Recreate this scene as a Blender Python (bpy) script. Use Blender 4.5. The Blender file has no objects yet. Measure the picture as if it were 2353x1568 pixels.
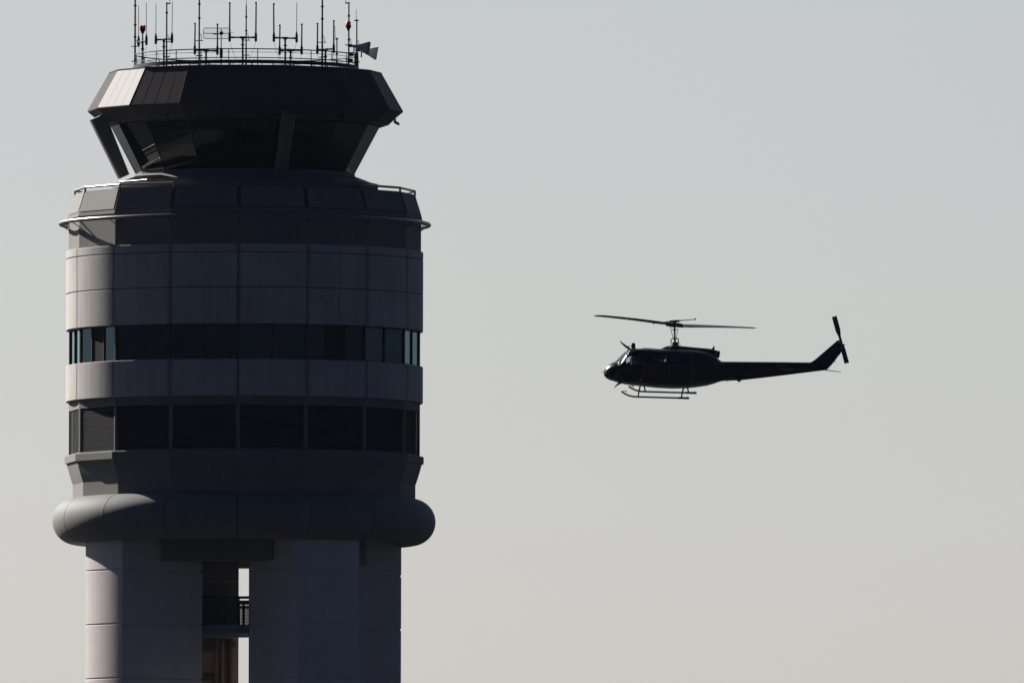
import bpy, math, random
from mathutils import Vector, Matrix
random.seed(7)
sc = bpy.context.scene
COL = sc.collection
sin, cos, rad = math.sin, math.cos, math.radians

# ---------------------------------------------------------------- camera and scale
S = 0.0225              # metres per measured unit on the tower
D = 1200.0              # distance from the camera to the tower axis
F = D / S
PITCH = 0.0467
CAM_Z = 1.7
HAZE = 0.42e-5
TX = (561 - 1176) * S   # tower axis
SUN_AZ, SUN_EL = 42.5, 28.3   # degrees left of straight behind the tower / above the horizon

def H(y, d=0.0):
    """height above ground of a level measured at y, at depth d from the tower axis"""
    return CAM_Z + math.tan(PITCH + (784 - y) / F) * (D + d * S)

def az(R, deg, z):
    a = rad(deg)
    return Vector((R * S * sin(a), -R * S * cos(a), z))

# ---------------------------------------------------------------- materials
def new_mat(name):
    m = bpy.data.materials.new(name); m.use_nodes = True
    nt = m.node_tree
    return m, nt, nt.nodes['Principled BSDF']

def mat(name, col, rough=0.6, metal=0.0, var=0.12, scale=1.2, streak=0.0, bump=0.0, spec=0.5, fine=0.0, seam=0.0):
    m, nt, b = new_mat(name)
    N, L = nt.nodes, nt.links
    tc = N.new('ShaderNodeTexCoord')
    n1 = N.new('ShaderNodeTexNoise'); n1.inputs['Scale'].default_value = scale
    n1.inputs['Detail'].default_value = 6; n1.inputs['Roughness'].default_value = 0.65
    L.new(tc.outputs['Object'], n1.inputs['Vector'])
    mr = N.new('ShaderNodeMapRange')
    mr.inputs['From Min'].default_value = 0.25; mr.inputs['From Max'].default_value = 0.75
    mr.inputs['To Min'].default_value = 1 - var; mr.inputs['To Max'].default_value = 1 + var
    L.new(n1.outputs['Fac'], mr.inputs['Value'])
    fac = mr.outputs['Result']
    if streak > 0:
        mp = N.new('ShaderNodeMapping'); mp.inputs['Scale'].default_value = (2.2, 2.2, 0.10)
        L.new(tc.outputs['Object'], mp.inputs['Vector'])
        n2 = N.new('ShaderNodeTexNoise'); n2.inputs['Scale'].default_value = 1.6
        n2.inputs['Detail'].default_value = 5; n2.inputs['Roughness'].default_value = 0.6
        L.new(mp.outputs['Vector'], n2.inputs['Vector'])
        m2 = N.new('ShaderNodeMapRange')
        m2.inputs['From Min'].default_value = 0.3; m2.inputs['From Max'].default_value = 0.62
        m2.inputs['To Min'].default_value = 1 - streak; m2.inputs['To Max'].default_value = 1.0
        L.new(n2.outputs['Fac'], m2.inputs['Value'])
        mu = N.new('ShaderNodeMath'); mu.operation = 'MULTIPLY'
        L.new(fac, mu.inputs[0]); L.new(m2.outputs['Result'], mu.inputs[1]); fac = mu.outputs[0]
    if fine > 0:
        n4 = N.new('ShaderNodeTexNoise'); n4.inputs['Scale'].default_value = 9.0
        n4.inputs['Detail'].default_value = 3
        L.new(tc.outputs['Object'], n4.inputs['Vector'])
        m4 = N.new('ShaderNodeMapRange'); m4.inputs['From Min'].default_value = 0.3; m4.inputs['From Max'].default_value = 0.7
        m4.inputs['To Min'].default_value = 1 - fine; m4.inputs['To Max'].default_value = 1 + fine
        L.new(n4.outputs['Fac'], m4.inputs['Value'])
        mu2 = N.new('ShaderNodeMath'); mu2.operation = 'MULTIPLY'
        L.new(fac, mu2.inputs[0]); L.new(m4.outputs['Result'], mu2.inputs[1]); fac = mu2.outputs[0]
    if seam > 0:
        sp = N.new('ShaderNodeSeparateXYZ'); L.new(tc.outputs['Object'], sp.inputs[0])
        def mth(op, a_, b_=None):
            q = N.new('ShaderNodeMath'); q.operation = op
            for i_, v_ in enumerate((a_, b_)):
                if v_ is None: continue
                if isinstance(v_, (int, float)): q.inputs[i_].default_value = v_
                else: L.new(v_, q.inputs[i_])
            return q.outputs[0]
        an = mth('ARCTAN2', sp.outputs['X'], mth('MULTIPLY', sp.outputs['Y'], -1.0))
        fr_ = mth('FRACT', mth('ADD', mth('DIVIDE', an, rad(22.5)), 100.5 + 1.4/22.5))
        ds = mth('ABSOLUTE', mth('SUBTRACT', fr_, 0.5))
        mp2 = N.new('ShaderNodeMapping'); mp2.inputs['Scale'].default_value = (1.5, 1.5, 0.35)
        L.new(tc.outputs['Object'], mp2.inputs['Vector'])
        n5 = N.new('ShaderNodeTexNoise'); n5.inputs['Scale'].default_value = 1.3; n5.inputs['Detail'].default_value = 6
        L.new(mp2.outputs[0], n5.inputs['Vector'])
        wd = mth('MULTIPLY', mth('POWER', n5.outputs['Fac'], 2.0), 0.24)
        st = N.new('ShaderNodeMapRange'); st.interpolation_type = 'SMOOTHSTEP'
        L.new(ds, st.inputs['Value']); st.inputs['From Min'].default_value = 0.0; L.new(wd, st.inputs['From Max'])
        st.inputs['To Min'].default_value = 1 - seam; st.inputs['To Max'].default_value = 1.0
        fac = mth('MULTIPLY', fac, st.outputs['Result'])
    vm = N.new('ShaderNodeVectorMath'); vm.operation = 'SCALE'
    vm.inputs[0].default_value = col
    L.new(fac, vm.inputs['Scale'])
    L.new(vm.outputs['Vector'], b.inputs['Base Color'])
    b.inputs['Roughness'].default_value = rough
    b.inputs['Metallic'].default_value = metal
    b.inputs['Specular IOR Level'].default_value = spec
    if bump > 0:
        n3 = N.new('ShaderNodeTexNoise'); n3.inputs['Scale'].default_value = 6.0; n3.inputs['Detail'].default_value = 6
        L.new(tc.outputs['Object'], n3.inputs['Vector'])
        bp = N.new('ShaderNodeBump'); bp.inputs['Strength'].default_value = bump; bp.inputs['Distance'].default_value = 0.03
        L.new(n3.outputs['Fac'], bp.inputs['Height']); L.new(bp.outputs['Normal'], b.inputs['Normal'])
    return m

def glass(name, tint, refl=0.06, gcol=(0.9, 0.95, 0.97)):
    m, nt, b = new_mat(name)
    N, L = nt.nodes, nt.links
    N.remove(b)
    out = N['Material Output']
    t = N.new('ShaderNodeBsdfTransparent'); t.inputs['Color'].default_value = (*tint, 1)
    g = N.new('ShaderNodeBsdfGlossy'); g.inputs['Color'].default_value = (*gcol, 1); g.inputs['Roughness'].default_value = 0.03
    fr = N.new('ShaderNodeFresnel'); fr.inputs['IOR'].default_value = 1.5
    ma = N.new('ShaderNodeMath'); ma.operation = 'ADD'; ma.inputs[1].default_value = refl - 0.04; ma.use_clamp = True
    L.new(fr.outputs['Fac'], ma.inputs[0])
    mx = N.new('ShaderNodeMixShader')
    L.new(ma.outputs[0], mx.inputs['Fac']); L.new(t.outputs[0], mx.inputs[1]); L.new(g.outputs[0], mx.inputs[2])
    L.new(mx.outputs[0], out.inputs['Surface'])
    return m

M = {}
M['concrete'] = mat('precast_concrete', (0.41, 0.385, 0.363), 0.85, seam=0.3, var=0.10, scale=0.5, streak=0.14, bump=0.12, spec=0.15, fine=0.06)
M['concrete_leg'] = mat('leg_concrete', (0.54, 0.495, 0.465), 0.88, var=0.07, scale=0.4, streak=0.05, bump=0.15, spec=0.2, fine=0.06)
M['panel'] = mat('grey_wall_panel', (0.17, 0.163, 0.15), 0.75, var=0.06, scale=0.8, streak=0.08, spec=0.12)
M['panel_dark'] = mat('panel_joint', (0.05, 0.05, 0.05), 0.8)
M['joint'] = mat('joint_sealant', (0.025, 0.024, 0.024), 0.9)
M['collar'] = mat('collar_cladding', (0.16, 0.16, 0.148), 0.7, var=0.08, scale=0.6, streak=0.06, spec=0.12)
M['roof'] = mat('standing_seam_metal', (0.085, 0.073, 0.070), 0.40, metal=0.0, var=0.10, scale=0.7, spec=0.008)
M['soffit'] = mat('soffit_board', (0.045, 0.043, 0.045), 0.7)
M['darkmetal'] = mat('dark_metal', (0.022, 0.021, 0.026), 0.65, metal=0.0, spec=0.2)
M['steel'] = mat('galvanised_steel', (0.11, 0.11, 0.115), 0.5, metal=0.6, scale=4)
M['rail'] = mat('painted_rail', (0.16, 0.15, 0.15), 0.32, metal=0.7, scale=3)
M['louvre'] = mat('louvre_blade', (0.09, 0.09, 0.087), 0.7, metal=0.0, spec=0.15)
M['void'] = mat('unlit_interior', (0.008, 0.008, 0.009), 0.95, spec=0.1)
M['interior'] = mat('cab_interior', (0.05, 0.048, 0.045), 0.8, spec=0.2)
M['blind'] = mat('roller_blind', (0.018, 0.018, 0.017), 0.85, spec=0.1)
M['board'] = mat('display_board', (0.22, 0.21, 0.19), 0.6)
M['desk'] = mat('desk_laminate', (0.13, 0.12, 0.105), 0.5)
M['cabglass'] = glass('cab_glass', (0.11, 0.13, 0.135), 0.04)
M['winglass'] = glass('office_glass', (0.05, 0.08, 0.10), 0.04, (0.55, 0.86, 1.0))
M['inner_shade'] = mat('leg_inner_shade', (0.05, 0.048, 0.048), 0.7, spec=0.2)  # near-black colour paints the shade on the legs' inner faces
M['brown'] = mat('brown_shaded_concrete', (0.15, 0.115, 0.10), 0.85, streak=0.2, spec=0.15)  # brown concrete, darkened to carry the shade below the landing
M['slab'] = mat('landing_paint', (0.14, 0.17, 0.20), 0.5)
M['horn'] = mat('horn_paint', (0.45, 0.44, 0.44), 0.6, scale=3)
M['antwhite'] = mat('whip_fibreglass', (0.16, 0.16, 0.165), 0.6, scale=5)
M['heli'] = mat('helicopter_paint', (0.008, 0.009, 0.0095), 0.24, var=0.2, scale=1.5, spec=0.3)
M['heli_dark'] = mat('helicopter_black', (0.012, 0.012, 0.013), 0.5, var=0.2, scale=2)
M['helimetal'] = mat('rotor_metal', (0.03, 0.03, 0.032), 0.4, metal=0.4, scale=4)
M['bladepaint'] = mat('blade_paint', (0.045, 0.042, 0.05), 0.55, scale=2)
M['heliglass'] = glass('canopy_glass', (0.72, 0.80, 0.80), 0.06)
M['ground'] = mat('grass_and_tarmac', (0.012, 0.014, 0.017), 0.95, var=0.35, scale=0.02, spec=0.1)

def red_glass():
    m, nt, b = new_mat('red_lens')
    b.inputs['Base Color'].default_value = (0.30, 0.006, 0.012, 1)
    b.inputs['Roughness'].default_value = 0.55
    b.inputs['Emission Color'].default_value = (1.0, 0.04, 0.05, 1)
    b.inputs['Emission Strength'].default_value = 0.02
    return m
M['red'] = red_glass()

# ---------------------------------------------------------------- mesh builder
class MB:
    def __init__(s): s.v = []; s.f = []; s.sm = []
    def add(s, vs, fs, smooth=False):
        o = len(s.v); s.v += [tuple(v) for v in vs]
        for f in fs:
            s.f.append([i + o for i in f]); s.sm.append(smooth)
    def loft(s, rings, closed=True, cap0=True, cap1=True, smooth=False):
        n = len(rings[0]); vs = [p for r in rings for p in r]; fs = []
        for i in range(len(rings) - 1):
            for j in range(n if closed else n - 1):
                k = (j + 1) % n
                fs.append([i*n+j, i*n+k, (i+1)*n+k, (i+1)*n+j])
        s.add(vs, fs, smooth)
        if closed and cap0: s.add(rings[0], [list(range(n))[::-1]])
        if closed and cap1: s.add(rings[-1], [list(range(n))])
    def box(s, c, size, rot=None, bev=0.0):
        c = Vector(c); hx, hy, hz = [q / 2 for q in size]
        vs = [Vector((x, y, z)) for z in (-hz, hz) for x, y in ((-hx, -hy), (hx, -hy), (hx, hy), (-hx, hy))]
        if rot is not None: vs = [rot @ v for v in vs]
        s.add([c + v for v in vs], [[3,2,1,0],[4,5,6,7],[0,1,5,4],[1,2,6,5],[2,3,7,6],[3,0,4,7]])
    def prism(s, outline, z0, z1):
        n = len(outline)
        s.loft([[(x, y, z0) for x, y in outline], [(x, y, z1) for x, y in outline]])
    def tube(s, pts, r, n=10, caps=True):
        pts = [Vector(p) for p in pts]
        rs = r if isinstance(r, (list, tuple)) else [r] * len(pts)
        rings = []; ref = None
        for i, p in enumerate(pts):
            t = (pts[min(i+1, len(pts)-1)] - pts[max(i-1, 0)]).normalized()
            if ref is None:
                ref = Vector((0, 0, 1)) if abs(t.z) < 0.9 else Vector((1, 0, 0))
            u = (ref - t * ref.dot(t)).normalized(); ref = u; w = t.cross(u)
            rings.append([p + (u * cos(2*math.pi*j/n) + w * sin(2*math.pi*j/n)) * rs[i] for j in range(n)])
        s.loft(rings, True, caps, caps, True)
    def hoop(s, R, z, r, seg=128, n=10, poly=None):
        """ring of tube radius r; R, r in metres"""
        rings = []
        for i in range(seg):
            a = 2*math.pi*i/seg
            rings.append([((R + r*cos(b))*sin(a), -(R + r*cos(b))*cos(a), z + r*sin(b)) for b in [2*math.pi*j/n for j in range(n)]])
        rings.append(rings[0])
        vs = [p for q in rings[:-1] for p in q]; fs = []
        for i in range(seg):
            k = (i + 1) % seg
            for j in range(n):
                l = (j + 1) % n
                fs.append([i*n+j, k*n+j, k*n+l, i*n+l])
        s.add(vs, fs, True)
    def build(s, name, m, parent=None, mods=None):
        me = bpy.data.meshes.new(name); me.from_pydata(s.v, [], s.f); me.update()
        for p, q in zip(me.polygons, s.sm): p.use_smooth = q
        me.materials.append(m)
        o = bpy.data.objects.new(name, me); COL.objects.link(o)
        import bmesh
        bm = bmesh.new(); bm.from_mesh(me); bmesh.ops.recalc_face_normals(bm, faces=bm.faces); bm.to_mesh(me); bm.free()
        if parent is not None: o.parent = parent
        return o

def thing(name, label, cat, loc=(0, 0, 0), group=None):
    o = bpy.data.objects.new(name, None); COL.objects.link(o)
    o.location = loc; o.empty_display_size = 0.5
    o['label'] = label; o['category'] = cat
    if group: o['group'] = group
    return o

def bevel(o, w=0.01, seg=2):
    m = o.modifiers.new('bevel', 'BEVEL'); m.width = w; m.segments = seg; m.limit_method = 'ANGLE'

# ================================================================ THE TOWER
tower = thing('control_tower', 'tall concrete airport control tower with glazed cab and antennas on its roof', 'control tower', (TX, D, 0))
V16 = [-1.4 + 22.5 * k for k in range(16)]           # azimuths of the sixteen corners
def poly(R, z, off=0.0): return [az(R, a + off, z) for a in V16]
def circ(R, z, n=160): return [az(R, 360.0 * i / n, z) for i in range(n)]
def quad_slab(mb, p, t):
    """p: four corners of an outer face (ccw from outside); thickness t inward"""
    p = [Vector(q) for q in p]
    n = (p[1]-p[0]).cross(p[3]-p[0]).normalized()
    c = sum(p, Vector()) / 4
    if n.dot(Vector((c.x, c.y, 0))) < 0: n = -n
    q = [v - n*t for v in p]
    mb.add(p + q, [[0,1,2,3],[7,6,5,4],[0,4,5,1],[1,5,6,2],[2,6,7,3],[3,7,4,0]])
def lerp(a, b, t): return a + (b - a) * t

# ---- legs: four, quarter-symmetric, arc outside with straight sides, grooves at the lifts
LEG_R = 383.0
Z_LEGTOP = H(1225)
def leg_outline(axis_deg, inset=0.0):
    half = 12.4
    pts = []
    R = LEG_R - inset
    dh = math.degrees(inset / LEG_R)
    for i in range(17):
        a = axis_deg - half + dh + (2*half - 2*dh) * i / 16
        pts.append((R*sin(rad(a)), -R*cos(rad(a))))
    ax = (sin(rad(axis_deg)), -cos(rad(axis_deg)))
    L = 213.5 - 2*inset
    a0, a1 = pts[0], pts[-1]
    pts.append((a1[0]-ax[0]*L, a1[1]-ax[1]*L))
    pts.append((a0[0]-ax[0]*L, a0[1]-ax[1]*L))
    return [(x*S, y*S) for x, y in pts]
joints = [H(1318.5 + 123.6*i) for i in range(3)]
pitch_z = joints[0] - joints[1]
while joints[-1] - pitch_z > 1.0: joints.append(joints[-1] - pitch_z)
LEG_AXES = [-58.2, 31.8, 121.8, 211.8]
for A in LEG_AXES:
    mb = MB(); o0 = leg_outline(A); o1 = leg_outline(A, 1.6)
    g = 0.035; c = 0.02
    levels = [(Z_LEGTOP, o0)]
    for z in joints:
        levels += [(z + g + c, o0), (z + g, o1), (z - g, o1), (z - g - c, o0)]
    levels.append((0.0, o0))
    rings = [[(x, y, z) for x, y in o] for z, o in levels]
    n = len(o0)
    for i in range(len(rings)-1):
        sm_vs = rings[i] + rings[i+1]
        arc = [[j, j+1, n+j+1, n+j] for j in range(16)]
        flat = [[j, (j+1) % n, n+(j+1) % n, n+j] for j in range(16, n)]
        mb.add(sm_vs, arc, True); mb.add(sm_vs, flat, False)
    mb.add(rings[0], [list(range(n))])
    mb.build('leg', M['concrete_leg'], tower)

# ---- tie beams between neighbouring legs, under the collar
for A in (-13.2, 76.8, 166.8, 256.8):
    mb = MB(); R0, R1, W = 258, 205, 150
    rot = Matrix.Rotation(rad(A), 4, 'Z')
    zb = H(1297); zt = Z_LEGTOP - 0.02
    mb.box(rot @ Vector((0, -(R0+R1)/2*S, (zb+zt)/2)), (2*W*S*0.86, (R0-R1)*S, zt-zb), rot.to_3x3())
    mb.build('tie_beam', M['panel'], tower)

# ---- landing between the legs, with its balustrade
lz = H(1436, -120); 
mb = MB(); rot = Matrix.Rotation(rad(-13.2), 4, 'Z')
mb.box((-0.95, 0.3, lz - 0.22), (4.2, 6.6, 0.44), rot.to_3x3())
land = mb.build('landing', M['slab'], tower)
for yy in (-2.6, 3.3):
    mb = MB()
    off = Vector((-0.8, 0.2, lz))
    p0 = rot @ Vector((-2.4, yy, 0)) + off; p1 = rot @ Vector((2.4, yy, 0)) + off
    for h in (1.42, 1.13):
        mb.box((p0+p1)/2 + Vector((0, 0, h)), (4.8, 0.08, 0.14), rot.to_3x3())
    for i in range(73):
        p = lerp(p0, p1, i / 72)
        big = i % 18 == 0
        mb.box(p + Vector((0, 0, 0.7 if big else 0.545)), ((0.09, 0.07, 1.38) if big else (0.028, 0.02, 1.03)), rot.to_3x3())
    for i in range(14):
        mb.box((p0+p1)/2 + Vector((0, 0, 0.05 + i*0.075)), (4.8, 0.014, 0.032), rot.to_3x3())
    mb.build('balustrade', M['darkmetal'], land)
# inner faces of the legs: added slabs with painted shade, near-black above the landing, brown with service gear below
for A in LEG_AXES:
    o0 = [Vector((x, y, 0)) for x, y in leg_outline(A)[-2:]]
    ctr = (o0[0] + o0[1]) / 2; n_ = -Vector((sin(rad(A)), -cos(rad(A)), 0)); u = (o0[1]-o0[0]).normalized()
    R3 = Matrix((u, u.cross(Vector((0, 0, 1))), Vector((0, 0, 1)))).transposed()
    for (z0, z1, mm, nm) in ((lz - 0.3, Z_LEGTOP - 0.05, 'inner_shade', 'shade_slab'), (0.05, lz - 0.34, 'brown', 'service_face')):
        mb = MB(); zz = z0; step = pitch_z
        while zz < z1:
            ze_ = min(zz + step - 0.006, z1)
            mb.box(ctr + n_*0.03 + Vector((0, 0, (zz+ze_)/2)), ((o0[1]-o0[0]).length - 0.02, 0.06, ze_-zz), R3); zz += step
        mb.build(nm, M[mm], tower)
ctr = Vector((-84.6*S, 136.5*S, 0))
R3 = Matrix.Rotation(rad(31.8), 3, 'Z'); u = R3 @ Vector((1, 0, 0)); n_ = R3 @ Vector((0, -1, 0))
for (yv, q, wd, hh) in ((1478, -5, 0.95, 0.20), (1489, -6, 0.80, 0.34), (1553, -8, 0.8, 0.36), (1478, 58, .36, .3)):
    mb = MB(); mb.box(ctr + u*q*S + n_*0.2 + Vector((0, 0, H(yv, 110))), (wd, 0.28, hh), R3); mb.build('vent_box', M['darkmetal'], tower)
for q, rr_ in ((22, 0.05), (37, 0.05), (62, 0.10)):
    mb = MB(); mb.tube([ctr + u*q*S + n_*0.14 + Vector((0, 0, 4)), ctr + u*q*S + n_*0.14 + Vector((0, 0, lz - 0.5))], rr_, 8); mb.build('riser_pipe', M['brown'], tower)

# ---- collar (fat rounded ring), sixteen segments with open joints
zc = H(1199.5); RC, rc = 387.5*S, 53*S
mb = MB()
seg = 14; nb_ = 48
def tp(a, b, r, R=RC): return Vector(((R + r*cos(b))*sin(a), -(R + r*cos(b))*cos(a), zc + r*sin(b)))
for k in range(16):
    a0 = rad(V16[k] + 0.14); a1 = rad(V16[k] + 22.5 - 0.14)
    rings = [[tp(lerp(a0, a1, i/seg), 2*math.pi*j/nb_, rc) for j in range(nb_)] for i in range(seg+1)]
    mb.loft(rings, True, True, True, True)
collar = mb.build('collar', M['collar'], tower)
mb = MB(); mb.hoop(RC, zc, rc - 0.05, 128, 32); mb.build('collar_joint', M['joint'], collar)
# floor plate closing the drum from below
mb = MB(); mb.loft([circ(385, H(1238)), circ(385, H(1226))]); mb.build('drum_floor', M['panel'], tower)

# ---- corbel: vertical foot, flare, ledge
mb = MB()
zs = [(394, H(1160)), (394, H(1115.5))]
for i in range(1, 9):
    t = i / 8; zs.append((394 + 15*(t**0.85), lerp(H(1114.5), H(1066), t)))
mb.loft([poly(R, z) for R, z in zs]); mb.build('corbel', M['panel'], tower)
mb = MB(); mb.loft([poly(413, H(1067)), poly(413, H(1051)), poly(411, H(1049.5))])
mb.build('ledge', M['panel'], tower)

# ---- louvre storey
zl0, zl1 = H(1049.5), H(947); zh = H(926)
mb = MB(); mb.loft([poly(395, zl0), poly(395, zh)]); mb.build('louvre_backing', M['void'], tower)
mb = MB(); mb.loft([poly(404, zl1), poly(404, zh)]); mb.build('header_band', M['panel'], tower)
for k in range(16):
    a0, a1 = V16[k], V16[k] + 22.5
    p0, p1 = az(404, a0, 0), az(404, a1, 0)
    u = (p1 - p0).normalized(); nrm = Vector((u.y, -u.x, 0)); W = (p1 - p0).length
    if nrm.dot(p0) < 0: nrm = -nrm
    R3 = Matrix((u, -nrm, Vector((0, 0, 1)))).transposed()
    mb = MB(); pad = 0.10
    nsl = 23; dz = (zl1 - zl0 - 0.10) / nsl
    for i in range(nsl):
        z = zl0 + 0.06 + (i + 0.5) * dz
        tilt = Matrix.Rotation(rad(26), 3, 'X')
        mb.box((p0+p1)/2 - nrm*0.07 + Vector((0, 0, z)), (W - 2*pad, 0.075, 0.010), R3 @ tilt)
    lo = mb.build('louvre_panel', M['louvre'], tower)
    mb = MB()
    for p, sgn in ((p0, 1), (p1, -1)):
        mb.box(p + u*sgn*0.055 - nrm*0.08 + Vector((0, 0, (zl0+zl1)/2)), (0.10, 0.16, zl1 - zl0 - 0.004), R3)
    mb.box((p0+p1)/2 - nrm*0.08 + Vector((0, 0, zl0+0.03)), (W-0.22, 0.16, 0.055), R3)
    mb.build('louvre_frame', M['panel'], lo)

# ---- curved concrete bands, sixteen slabs each with open joints
def band(y_top, y_bot, hjoints, extra=(), gap=0.125):
    zt, zb = H(y_top), H(y_bot)
    R = 410.5
    mb = MB()
    zcuts = [zt] + [H(y) for y in hjoints] + [zb]
    for k in range(16):
        for (e0, e1) in (((0, 11.25), (11.25, 22.5)) if k in extra else ((0, 22.5),)):
            a0 = V16[k] + e0 + gap; a1 = V16[k] + e1 - gap
            for i in range(len(zcuts)-1):
                z1 = zcuts[i] - (0.02 if i else 0); z0 = zcuts[i+1] + (0.02 if i < len(zcuts)-2 else 0)
                nn = 12; b = 0.02
                outer = [(R*S - b, z0), (R*S, z0+b), (R*S, z1-b), (R*S - b, z1)]
                angs = [rad(lerp(a0, a1, q/nn)) for q in range(nn+1)]
                P = lambda rr, a, z: Vector((rr*sin(a), -rr*cos(a), z))
                for (r0, za), (r1, zb_) in zip(outer[:-1], outer[1:]):
                    mb.add([P(r0, a, za) for a in angs] + [P(r1, a, zb_) for a in angs],
                           [[q, q+1, nn+1+q+1, nn+1+q] for q in range(nn)], True)
                ri = R*S - 0.18
                mb.add([P(R*S-b, a, z1) for a in angs] + [P(ri, a, z1) for a in angs], [[q, q+1, nn+2+q, nn+1+q] for q in range(nn)])
                mb.add([P(R*S-b, a, z0) for a in angs] + [P(ri, a, z0) for a in angs], [[q, q+1, nn+2+q, nn+1+q] for q in range(nn)])
                for a in (angs[0], angs[-1]):
                    mb.add([P(R*S, a, z0+b), P(R*S, a, z1-b), P(ri, a, z1), P(ri, a, z0)], [[0, 1, 2, 3]])
    o = mb.build('wall_band', M['concrete'], tower)
    mb = MB(); mb.loft([circ(R - 2.6, zb + 0.004), circ(R - 2.6, zt - 0.004)], smooth=True)
    mb.build('band_joint', M['joint'], o)
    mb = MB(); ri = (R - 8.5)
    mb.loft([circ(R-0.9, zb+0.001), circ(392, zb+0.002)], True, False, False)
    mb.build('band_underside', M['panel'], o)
    return o
band(581, 763, (600, 680), extra=(1, 11))
band(844, 927, ())

# ---- window storey
wz0, wz1 = H(846), H(761)
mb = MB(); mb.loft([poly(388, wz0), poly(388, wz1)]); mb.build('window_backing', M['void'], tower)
for k in range(16):
    a0, a1 = V16[k], V16[k] + 22.5
    p0, p1 = az(404, a0, 0), az(404, a1, 0)
    u = (p1 - p0).normalized(); W = (p1 - p0).length
    nrm = Vector((u.y, -u.x, 0))
    if nrm.dot(p0) < 0: nrm = -nrm
    R3 = Matrix((u, -nrm, Vector((0, 0, 1)))).transposed()
    mid = (wz0 + wz1) / 2; hh = wz1 - wz0
    vent = (k % 4 == 1)        # every fourth bay carries a louvre between two panes
    stops = [0, 0.335, 0.665, 1.0] if vent else [0, 0.5, 1.0]
    mb = MB(); fw = 0.075
    for t in stops:
        off = fw/2 if t == 0 else (-fw/2 if t == 1 else 0)
        mb.box(p0 + u*(W*t + off) - nrm*0.06 + Vector((0, 0, mid)), (fw, 0.12, hh - 0.004), R3)
    for z in (wz0 + 0.05, wz1 - 0.06):
        mb.box((p0+p1)/2 - nrm*0.062 + Vector((0, 0, z)), (W - 2*fw - 0.004, 0.10, 0.09), R3)
    fr = mb.build('window_frame', M['darkmetal'], tower)
    for i in range(len(stops)-1):
        if vent and i == 1: continue
        mb = MB()
        q0 = p0 + u*(W*stops[i]) ; q1 = p0 + u*(W*stops[i+1])
        tl = Matrix.Rotation(rad(random.uniform(-0.5, 0.5)), 3, 'Z')
        mb.box((q0+q1)/2 - nrm*0.08 + Vector((0, 0, mid)), ((q1-q0).length - 0.06, 0.004, hh - 0.1), R3 @ tl)
        mb.build('pane', M['winglass'], fr)
    if vent:
        q0 = p0 + u*(W*stops[1]); q1 = p0 + u*(W*stops[2])
        mb = MB(); ns = 20
        for i in range(ns):
            z = wz0 + 0.1 + (hh - 0.2) * (i + 0.5) / ns
            mb.box((q0+q1)/2 - nrm*0.07 + Vector((0, 0, z)), ((q1-q0).length - 0.08, 0.07, 0.01), R3 @ Matrix.Rotation(rad(28), 3, 'X'))
        mb.build('louvre', M['louvre'], fr)

# ---- drum core so no light passes through
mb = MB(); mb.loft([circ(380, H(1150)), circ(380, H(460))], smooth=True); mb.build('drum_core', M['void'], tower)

# ---- upper polygon wall, sloped parapet panels
mb = MB()
mb.loft([poly(405.5, H(584)), poly(405.5, H(508)), poly(408, H(507)), poly(407, H(499)), poly(398, H(499))])
par = mb.build('upper_wall', M['panel'], tower)
mb = MB(); mb.loft([poly(406.6, H(499)+0.003), poly(390.6, H(449.5)), poly(382, H(449.5))]); mb.build('parapet_frame', M['panel_dark'], par)
mb = MB()
for k in range(16):
    c0, c1 = V16[k], V16[k] + 22.5
    b0, b1 = az(407.8, c0, H(498)), az(407.8, c1, H(498))
    t0, t1 = az(392.3, c0, H(449)), az(392.3, c1, H(449))
    m_ = 0.035
    quad_slab(mb, [lerp(lerp(b0, b1, m_), lerp(t0, t1, m_), 0.03), lerp(lerp(b1, b0, m_), lerp(t1, t0, m_), 0.03),
                   lerp(t1, t0, m_), lerp(t0, t1, m_)], 0.05)
mb.build('parapet_panel', M['panel'], par)

# ---- round ring rail with brackets
zr = H(517.5)
mb = MB(); mb.hoop(424*S, zr, 4.6*S, 160, 12)
ring = mb.build('ring_rail', M['rail'], tower)
for a in V16:
    mb = MB()
    mb.tube([az(402, a, zr + 0.05), az(424, a, zr)], 0.05, 6)
    mb.tube([az(402, a, zr - 0.36), az(423, a, zr - 0.05)], 0.024, 6)
    mb.build('bracket', M['darkmetal'], ring)

# ---- terrace deck, apron and low rail
mb = MB(); mb.loft([poly(302, H(456)), poly(302, H(437)), poly(306, H(436.5)), poly(306, H(427)), poly(304, H(426)), poly(253, H(407)), poly(253, H(402))])
mb.build('apron_roof', M['panel'], tower)
mb = MB(); mb.loft([poly(386, H(456)), poly(386, H(451)), poly(300, H(446))]); mb.build('terrace_deck', M['panel'], tower)
mb = MB()
for i in range(16): mb.tube([az(306, V16[i], H(426)), az(306, V16[(i+1) % 16], H(426))], 0.035, 6)
mb.build('apron_edge', M['rail'], tower)
mb = MB()
def poly_rail(mb, R, z, r, n=8):
    pts = [az(R, a, z) for a in V16]
    for i in range(16):
        mb.tube([pts[i], pts[(i+1) % 16]], r, n)
poly_rail(mb, 391, H(440.5), 0.062)
for a in V16:
    mb.tube([az(391, a, H(452)), az(391, a, H(440.5))], 0.055, 8)
mb.build('terrace_rail', M['rail'], tower)

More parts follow.
